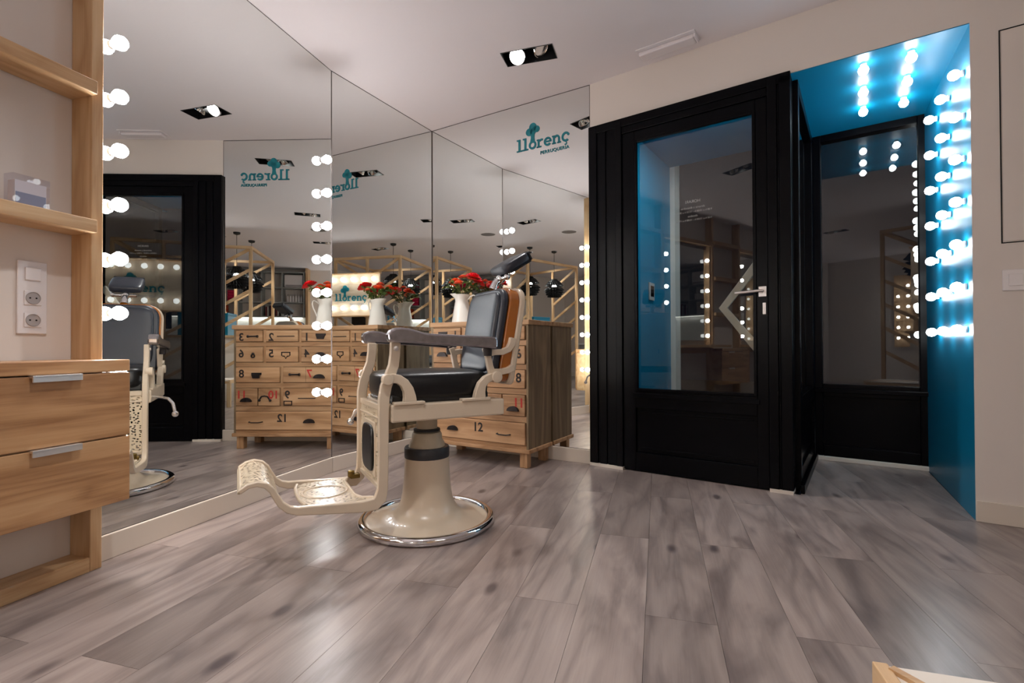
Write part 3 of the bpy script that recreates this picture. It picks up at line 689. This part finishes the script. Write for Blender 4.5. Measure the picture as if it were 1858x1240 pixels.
# ================================================================== LOGO
def glyph(ch_):
    m = MB(); a,b = 0,1
    if ch_=='l': m.box(.22,.50,a,b,0,1.52).box(.0,.30,a,b,1.36,1.52).box(-.02,.76,a,b,0,.17); w_=.78
    elif ch_=='o': m.arc(.52,.5,.52,.53,.25,0,360,a,b,28); w_=1.04
    elif ch_=='r': m.box(.12,.38,a,b,0,1.0).box(0,.38,a,b,.85,1.0).box(-.02,.62,a,b,0,.16).arc(.66,.56,.42,.46,.22,60,150,a,b,10); w_=.90
    elif ch_=='e': m.arc(.52,.5,.52,.53,.25,0,322,a,b,26).box(.15,1.02,a,b,.42,.60); w_=1.04
    elif ch_=='n': m.box(.12,.38,a,b,0,1.0).box(0,.38,a,b,.85,1.0).box(0,.52,a,b,0,.15).arc(.62,.56,.42,.47,.24,0,150,a,b,14).box(.79,1.04,a,b,0,.6).box(.68,1.16,a,b,0,.15); w_=1.18
    elif ch_=='c': m.arc(.54,.55,.54,.58,.25,48,312,a,b,24).sphere((.86,.5,.80),.16,10,8).strip([(.52,.02),(.60,-.10),(.66,-.22),(.56,-.34),(.40,-.34)],.14,a,b); w_=1.0
    return m, w_
def logo(parent, M, width, depth, sub, submat, subsize):
    total = .78*2+1.04*2+.90+1.18+1.0+.06*6; k = width/total; x = 0; ox = 0
    for c_ in 'llorenc':
        m,w_ = glyph(c_)
        m.v = [((v[0]+x)*k, v[1]*depth, v[2]*k) for v in m.v]
        m.build('letter','teal_letter',parent,0,M)
        if c_=='o': ox = x+.52
        x += w_+.06
    m = MB()                                   # clover-like tree growing out of the o
    m.strip([(ox,.95),(ox+.02,1.4),(ox+.02,1.9)],[.62,.46,.56],0,1)
    for dx,dz,r in ((-.45,2.15,.46),(.06,2.68,.50),(.58,2.35,.40),(.05,2.15,.42)):
        m.prism([(ox+dx+r*math.cos(R_(t)),dz+r*math.sin(R_(t))) for t in range(0,360,18)],0,1,'xz')
    m.v = [(v[0]*k,v[1]*depth,v[2]*k) for v in m.v]; m.build('tree_emblem','teal_letter',parent,0,M)
    text_obj('subtitle', sub, subsize, submat, parent, M@T(width*.995,depth*.3,-.055*width/.45)@XZ, .0005, offset=.001, align='RIGHT', spacing=1.12)
lg = thing('logo', FC@T(.865,0,2.372), 'teal llorenc lettering with a tree emblem, stuck on the dresser mirror','logo')
logo(lg, T(0,-.004,0), .45, .0035, 'PERRUQUERIA', 'teal_letter', .034)

# ================================================================== PINE SHELF UNIT AND DRAWERS (left)
def shelf_unit(y0, label, dl, items):
    """y0 = right end along the left wall; unit is .76 wide"""
    u = thing('shelf_unit', FA@T(0,y0,0), label, 'shelf unit'); W = .76
    for a in (-.042,-W): MB().box(-.049,.06,a,a+.042,0,H-.004).build('post','pine_z',u,.003)
    box('bottom_rail','pine_y',u,-.049,.06,-W+.042,-.042,0,.055,bevel=.003)
    for z in (1.286,1.815,2.34): MB().box(-.049,.092,-W+.040,-.041,z,z+.05).build('shelf','pine_y',u,.003)
    d = thing('drawer_cabinet', FA@T(0,y0,0), dl, 'drawers')
    box('cabinet_body','pine_y',d,.062,.185,-W,-.0,.278,.758); box('cabinet_top','drawer_pine_y',d,-.047,.205,-W-.0,.0,.762,.806,bevel=.004)
    box('back_spacer','pine_y',d,-.047,.062,-W+.044,-.044,.40,.758)
    for z0,z1 in ((.523,.757),(.277,.517)):
        f = box('drawer','drawer_pine_y',d,.186,.204,-W,.0,z0,z1,bevel=.002)
        MB().box(.196,.222,-.315,-.172,z1-.004,z1+.004).box(.216,.222,-.315,-.172,z1-.018,z1).build('handle','steel',f,.001)
    return u
shelf_unit(-.040,'tall pine shelf frame against the wall, left of the bulb mirror','pine drawer cabinet with two silver edge pulls, under the pine shelves',1)
shelf_unit(-1.94,'pine shelf frame further along the wall, between the two rear bulb mirrors','pine drawer cabinet between the two rear bulb mirrors',0)
# socket plate
so = thing('socket_plate', FA@T(-.05,-.208,1.033), 'white plate with a rocker switch and two sockets on the wall between the pine posts','socket')
box('plate','white_plastic',so,.0,.008,-.045,.045,-.132,.132,bevel=.003)
box('rocker','white_plastic',so,.008,.013,-.024,.024,.062,.108,bevel=.002)
for z in (-.002,-.082):
    s1 = box('socket_insert','white_plastic',so,.008,.011,-.026,.026,z-.026,z+.026,bevel=.002)
    MB().lathe([(.0205,.0),(.0205,.002),(.0215,.003),(.0225,.002),(.0225,0)],24,(.0112,0,z),Matrix.Rotation(math.pi/2,4,'Y'),False).build('socket_rim','grey_plastic',s1)
    MB().lathe([(.0001,.0),(.0205,0),(.0205,.0006),(.0001,.0006)],24,(.0110,0,z),Matrix.Rotation(math.pi/2,4,'Y')).build('socket_well','grey_plastic',s1)
    for y in (-.0095,.0095): MB().lathe([(.0001,0),(.003,0),(.003,.0006),(.0001,.0006)],10,(.0117,y,z),Matrix.Rotation(math.pi/2,4,'Y')).build('socket_hole','dark_hole',s1)
# plastic card box on the lower shelf
pb = thing('card_box', FA@T(.035,-.268,1.337), 'small clear plastic box of printed cards on the lower pine shelf','box')
box('cards','print_white',pb,-.018,.018,-.045,.045,.003,.085); box('printed_band','print_blue',pb,.0182,.0192,-.043,.043,.006,.045)
box('lid','plastic_lid',pb,-.023,.023,-.053,.053,0,.105)

# ================================================================== CEILING FITTINGS
for i,(x,y,a,wh) in enumerate(LAMPS):
    t = thing('recessed_lamp', lamp_M(x,y,a), 'black recessed double spotlight in the ceiling %s'%wh, 'ceiling lamp','recessed double spotlights'); e = .004
    mb = MB()
    for d in ((-LHX,LHX,-LHY,-LHY+e),(-LHX,LHX,LHY-e,LHY),(-LHX,-LHX+e,-LHY+e,LHY-e),(LHX-e,LHX,-LHY+e,LHY-e)): mb.box(*d,-.003,.10)
    mb.box(-LHX,LHX,-LHY,LHY,.10,.106).build('housing','black_satin',t)
    for j,sx in enumerate((-.078,.078)):
        tilt = (R_(-46),R_(0)) if j==0 else (R_(-8),R_(-38))
        M = T(sx,0,.010 if j==0 else .03)@Matrix.Rotation(tilt[0],4,'X')@Matrix.Rotation(tilt[1],4,'Y')
        lh = MB().lathe([(.046,.012),(.050,-.010),(.054,-.007),(.053,.02),(.045,.04),(.0001,.045)],28,caps=False).build('lamp_head','reflector',t,0,M)
        MB().lathe([(.0001,-.001),(.044,-.001),(.044,.006),(.0001,.006)],24).build('lens','spot_lens' if j==0 else 'reflector',lh,0)
    l = bpy.data.lights.new('spot_light','SPOT'); l.energy = SPOT_W; l.spot_size = R_(118); l.spot_blend = .7; l.shadow_soft_size = .045; l.color = (1,.975,.965)
    lo = bpy.data.objects.new('spot_light',l); sc.collection.objects.link(lo); lo.parent = t
    lo.matrix_local = T(-.078,-.05,-.05)@Matrix.Rotation(R_(-14),4,'X')
t = thing('ceiling_speaker', T(-.71,.31,H), 'round grey loudspeaker grille in the ceiling','speaker')
MB().lathe([(.0001,-.004),(.10,-.006),(.125,-.005),(.13,0),(.0001,0)],36).build('grille','speaker_grille',t); MB().lathe([(.121,0),(.122,-.008),(.13,-.007),(.132,0)],36,caps=False).build('rim','white_plastic',t)
t = thing('emergency_light', fr(Vector((.983,3.098)),angD)@T(0,0,H), 'slim clear emergency light on the ceiling above the door','emergency light')
box('base','ceiling_paint',t,-.185,.185,-.066,.066,-.008,0,bevel=.003); box('diffuser','clear_plastic',t,-.172,.172,-.04,.04,-.034,-.008,bevel=.008); box('end_cap','ceiling_paint',t,.172,.182,-.042,.042,-.032,-.008,bevel=.003)
# right wall: access panel and switch
t = thing('access_hatch', FD@T(2.371,-.0005,1.832), 'flush painted access panel with a thin dark outline, on the wall right of the niche','panel')
box('hatch_door','wall_paint',t,-.229,.229,-.004,0,-.497,.498); mb = MB()
for d in ((-.237,-.232,-.507,.506),(.232,.237,-.507,.506),(-.232,.232,-.507,-.502),(-.232,.232,.501,.506)): mb.box(d[0],d[1],-.002,0,d[2],d[3])
mb.build('hatch_gap','dark_hole',t)
t = thing('switch_plate', FD, 'white wall switch plate below the access panel','switch')
box('plate','white_plastic',t,2.135,2.225,-.009,0,1.10,1.20,bevel=.004); box('rocker','white_plastic',t,2.156,2.204,-.014,-.009,1.122,1.178,bevel=.002)

# ================================================================== REAR OF THE ROOM (seen in the mirrors)
# pine reception frame
NF0,NFm,NF1,SF0,SF1,ZF = 2.39,3.015,3.64,-1.42,-2.83,2.45
pf = thing('timber_frame', FA, 'open pine timber frame with slanted slats around the reception','frame'); t_ = .046
for n_,s_ in ((NF0,SF0),(NFm,SF0),(NF1,SF0),(NF0,SF1),(NFm,SF1),(NF1,SF1)): box('post','pine_z',pf,n_-t_/2,n_+t_/2,s_-t_/2,s_+t_/2,0,ZF-t_,bevel=.003)
for s_ in (SF0,SF1): box('top_beam','pine_x',pf,NF0-t_/2,NF1+t_/2,s_-t_/2,s_+t_/2,ZF-t_,ZF,bevel=.003)
for n_ in (NF0,NF1): box('top_beam','pine_y',pf,n_-t_/2,n_+t_/2,SF1+t_/2,SF0-t_/2,ZF-t_,ZF,bevel=.003)
for s_ in (SF0,SF1):
    for i in range(6):
        z = 2.40-.33*i; dz = -.57*(NFm-NF0)
        if z+dz<.03: continue
        MB().beam((NF0+.02,s_,z),(NFm-.02,s_,z+dz),.028,.045).build('slat','pine_x',pf,.002)
        if s_==SF0: MB().beam((NF1-.02,s_,z),(NFm+.02,s_,z+dz),.028,.045).build('slat','pine_x',pf,.002)
# bulb sign
sgn = thing('bulb_sign', FA@T(0,-1.335,0)@RZ(math.pi), 'wooden shop sign with teal llorenc lettering between two rows of bulbs','sign')
SB = MB().box(-3.93,-2.73,.0,.036,1.40,2.13).build('sign_board','sign_wood',sgn,.003)
box('sign_rim','pine_x',sgn,-3.94,-2.72,-.03,.04,2.13,2.15); box('sign_rim','pine_x',sgn,-3.94,-2.72,-.03,.04,1.38,1.40)
logo(sgn, T(-3.60,-.006,1.66), .62, .005, 'PERRUQUERIA', 'grey_letter', .046)
OR2 = ['first','second','third','fourth','fifth','sixth']
for z,rw in ((2.035,'upper'),(1.535,'lower')):
    for i in range(6):
        bulb(FA@T(2.82+.198*i,-1.334,z)@Matrix.Rotation(math.pi/2,4,'X'), '%s bulb from the frame corner, in the %s row of the bulb sign'%(OR2[i],rw), 'bulbs of the shop sign','bulb_sign',.042,.054)
# pendants
def pendant(x,y,label):
    t = thing('pendant_lamp', T(x,y,0), label, 'pendant lamp','black pendant lamps'); zc = 1.985
    MB().lathe([(.0001,H),(.055,H),(.050,H-.03),(.012,H-.045),(.0001,H-.045)],24).build('ceiling_rose','black_satin',t)
    MB().tube([(0,0,H-.04),(0,0,zc+.17)],.004,6).build('cord','black_satin',t)
    rnd = random.Random(int(x*100)); k = 0
    for z,r in ((.165,.075),(.125,.135),(.085,.168),(-.003,.188),(-.050,.18),(-.095,.16),(-.138,.13)):
        mb = MB(); n = 22; vs = []
        for i in range(n*2):
            a = math.pi*i/n; jag = .016 if i%2 else -.012
            vs += [(r*.80*math.cos(a), r*.80*math.sin(a), zc+z+.030), ((r+jag)*math.cos(a),(r+jag)*math.sin(a),zc+z-.028+(.012 if i%2 else 0))]
        m2 = n*2; fs = [(2*i,2*((i+1)%m2),2*((i+1)%m2)+1,2*i+1) for i in range(m2)]
        o = mb.add(vs, fs).build('shade_tier','black_satin',t); so_ = o.modifiers.new('thick','SOLIDIFY'); so_.thickness = .003
    MB().lathe([(.0001,zc+.17),(.03,zc+.17),(.028,zc+.06),(.0001,zc+.055)],16).build('lamp_holder','black_satin',t)
    MB().sphere((0,0,zc+.042),.05).build('bulb','pendant_bulb',t)
    for k in range(4): 
        a = k*math.pi/2; MB().tube([(0.03*math.cos(a),.03*math.sin(a),zc+.16),(.11*math.cos(a),.11*math.sin(a),zc+.11),(.145*math.cos(a),.145*math.sin(a),zc+.02),(.11*math.cos(a),.11*math.sin(a),zc-.14)],.003,6).build('shade_wire','black_satin',t)
pendant(.445,-.515,'black layered pendant lamp inside the pine frame, the one nearer the entrance')
pendant(.212,-1.122,'black layered pendant lamp inside the pine frame, the one nearer the rear wall')
# low pine bench in front of the sign (its corner shows bottom right)
bn = thing('pine_bench', FA, 'low pine bench with a pale top, in front of the bulb sign','bench')
bx0,bx1,by0,by1,bz = 2.43,3.55,-1.22,-.585,.385
for a in (bx0,bx1-.05):
    for b_ in (by0,by1-.05): box('leg','pine_z',bn,a,a+.05,b_,b_+.05,0,bz-.05,bevel=.003)
box('side_rail','pine_y',bn,bx0,bx0+.02,by0,by1,bz-.05,bz,bevel=.002); box('side_rail','pine_y',bn,bx1-.02,bx1,by0,by1,bz-.05,bz,bevel=.002)
box('end_rail','pine_x',bn,bx0+.02,bx1-.02,by1-.02,by1,bz-.05,bz-.006,bevel=.002); box('end_rail','pine_x',bn,bx0+.02,bx1-.02,by0,by0+.02,bz-.05,bz-.006,bevel=.002)
box('top_panel','pale_panel',bn,bx0+.02,bx1,by0,by1,bz-.014,bz-.004,bevel=.001)
MB().beam((bx0+.02,by1-.012,bz-.002),(bx0+.5,by0+.02,bz-.002),.012,.008).build('batten','pine_x',bn)
# reception desk inside the frame
dk = thing('reception_desk', FA, 'pale reception desk inside the pine frame','desk')
box('desk_top','pine_x',dk,2.62,3.56,-2.74,-1.50,1.00,1.04,bevel=.004); box('desk_front','pale_panel',dk,2.66,3.52,-1.56,-1.53,0,1.0)
for a in (2.66,3.49): box('desk_side','pine_z',dk,a,a+.03,-2.7,-1.56,0,1.0)
t = thing('teal_box', FA@T(2.98,-2.42,1.04), 'thin teal file box standing on the reception desk','box')
MB().box(-.03,.03,-.24,.24,0,.36).build('box_body','teal_paint',t,.006); box('box_lid','teal_paint',t,-.033,.033,-.243,.243,.36,.40,bevel=.004)
t = thing('computer_monitor', FA@T(3.25,-1.75,1.04), 'black computer monitor on the reception desk','monitor')
box('foot','black_satin',t,-.1,.1,-.08,.08,0,.012,bevel=.003); box('neck','black_satin',t,-.02,.02,-.01,.01,.012,.12); box('screen','screen_black',t,-.26,.26,-.015,.015,.10,.42,bevel=.004)
# rear bulb mirrors on the left wall
def station(y0,y1,label,nm):
    f = mirror_panel('wall_mirror', FAm, y0,y1,.92,2.26,label,.008,.049)
    box('frame_post','pine_z',f,y1+.001,y1+.030,-.045,.048,.86,2.31,bevel=.003); box('frame_post','pine_z',f,y0-.045,y0-.001,-.045,.048,.86,2.31,bevel=.003)
    box('frame_head','pine_x',f,y0-.045,y1+.030,-.06,.048,2.31,2.36,bevel=.003)
    c = thing('mirror_counter', FAm, 'pine counter below the %s rear bulb mirror'%nm,'counter')
    box('counter_board','pine_x',c,y0-.045,y1+.030,-.36,.048,.82,.858,bevel=.004); box('counter_cleat','pine_x',c,y0-.04,y1+.025,.0,.046,.74,.82)
    for s_,wh in ((y1-.045,'nearer the entrance'),(y0+.045,'further from the entrance')):
        for i in range(6): bulb(nA_face(.001,s_,2.09-.22*i), '%s bulb of the %s rear mirror, column %s'%(ORD[i] if i<5 else 'lowest',nm,wh), 'bulbs of the rear mirrors','bulb_far')
station(-1.89,-.845,'rear mirror with bulbs, the one just behind the pine shelves','first')
station(-3.75,-2.74,'rear mirror with bulbs, the one furthest along the left wall','second')
# bulb strip on the rear wall
st = thing('bulb_board', FA@T(1.39,SFAR,0), 'pine panel with two bulb columns on the rear wall','panel')
MB().box(-.17,.17,.002,.04,.8,2.3).build('board','pine_z',st,.003)
for x,wh in ((-.085,'left'),(.085,'right')):
    for i in range(6): bulb(FA@T(1.39+x,SFAR+.041,2.07-.216*i)@Matrix.Rotation(math.pi/2,4,'X'), '%s bulb of the rear wall panel, %s column'%(ORD[i] if i<5 else 'lowest',wh), 'bulbs of the rear wall panel','bulb_far')
# shelves on the rear wall
sh = thing('wall_shelves', FA@T(0,SFAR,0), 'grey open shelves on the rear wall beside a pine post','shelves')
for z in (1.56,1.90,2.245,2.62): box('shelf_board','shelf_grey',sh,2.31,4.30,.002,.30,z,z+.025)
for x in (2.31,2.80,3.25,3.75,4.275): box('divider','shelf_grey',sh,x,x+.025,.002,.30,1.585,2.62)
box('pine_post','pine_z',sh,2.23,2.285,.002,.32,0,H-.004)
led = thing('led_strip', FA@T(0,SFAR,0), 'white light strip under the grey shelves','light strip'); box('diffuser','led',led,2.4,4.2,.05,.10,1.545,1.558); box('housing','white_plastic',led,2.38,4.22,.04,.11,1.5585,1.5595)
ct = thing('wash_counter', FA@T(0,SFAR,0), 'white counter below the grey shelves','counter')
box('counter_top','counter_white',ct,2.31,4.3,.002,.55,.88,.92,bevel=.004); box('counter_body','shelf_grey',ct,2.33,4.28,.002,.5,0,.88); box('splash_panel','counter_white',ct,2.31,4.3,.002,.012,.92,1.54)
for i in range(6):
    t = thing('bottle', FA@T(2.40+.062*i,SFAR+.16,1.926), '%s white bottle from the pine post on the grey shelf'%OR2[i],'bottle','white bottles on the grey shelf')
    MB().lathe([(.0001,0),(.024,0),(.025,.01),(.025,.12),(.012,.145),(.011,.155),(.0001,.155)],16).build('body','white_plastic',t); MB().lathe([(.0001,.155),(.013,.155),(.012,.19),(.0001,.19)],12).build('cap','grey_plastic',t)
for i in range(9):
    t = thing('book', FA@T(2.86+.037*i,SFAR+.14,1.586), '%s upright book on the lowest grey shelf'%(OR2+['seventh','eighth','ninth'])[i],'book','books on the grey shelf')
    hh = .22+.05*((i*7)%4)/4; m0 = ('book_dark','book_pale','book_wine')[i%3]
    MB().box(0,.003,-.09,.09,0,hh).box(.027,.03,-.09,.09,0,hh).box(0,.03,.087,.09,0,hh).build('cover',m0,t); box('pages','book_pale',t,.004,.026,-.088,.086,.003,hh-.003)
for i,(x,z,m0,cn) in enumerate(((3.80,1.926,'magenta_cloth','magenta'),(3.80,2.271,'magenta_cloth','upper magenta'),(4.02,1.586,'orange_cloth','orange'))):
    t = thing('towel_stack', FA@T(x,SFAR+.15,z), '%s folded towel on the grey shelves'%cn,'towel')
    for k in range(4): MB().superq((.11,0,.035+.065*k),(.10,.12,.034),.3,.3,20,10).build('fold',m0,t)
t = thing('air_conditioner', FA@T(2.36,SFAR,2.285), 'white air conditioner on the rear wall above the bottles','air conditioner')
MB().box(.0,.42,.006,.22,0,.30).build('casing','white_plastic',t,.02); box('louvre','grey_plastic',t,.03,.39,.221,.224,.02,.06)
bpy.context.view_layer.update()
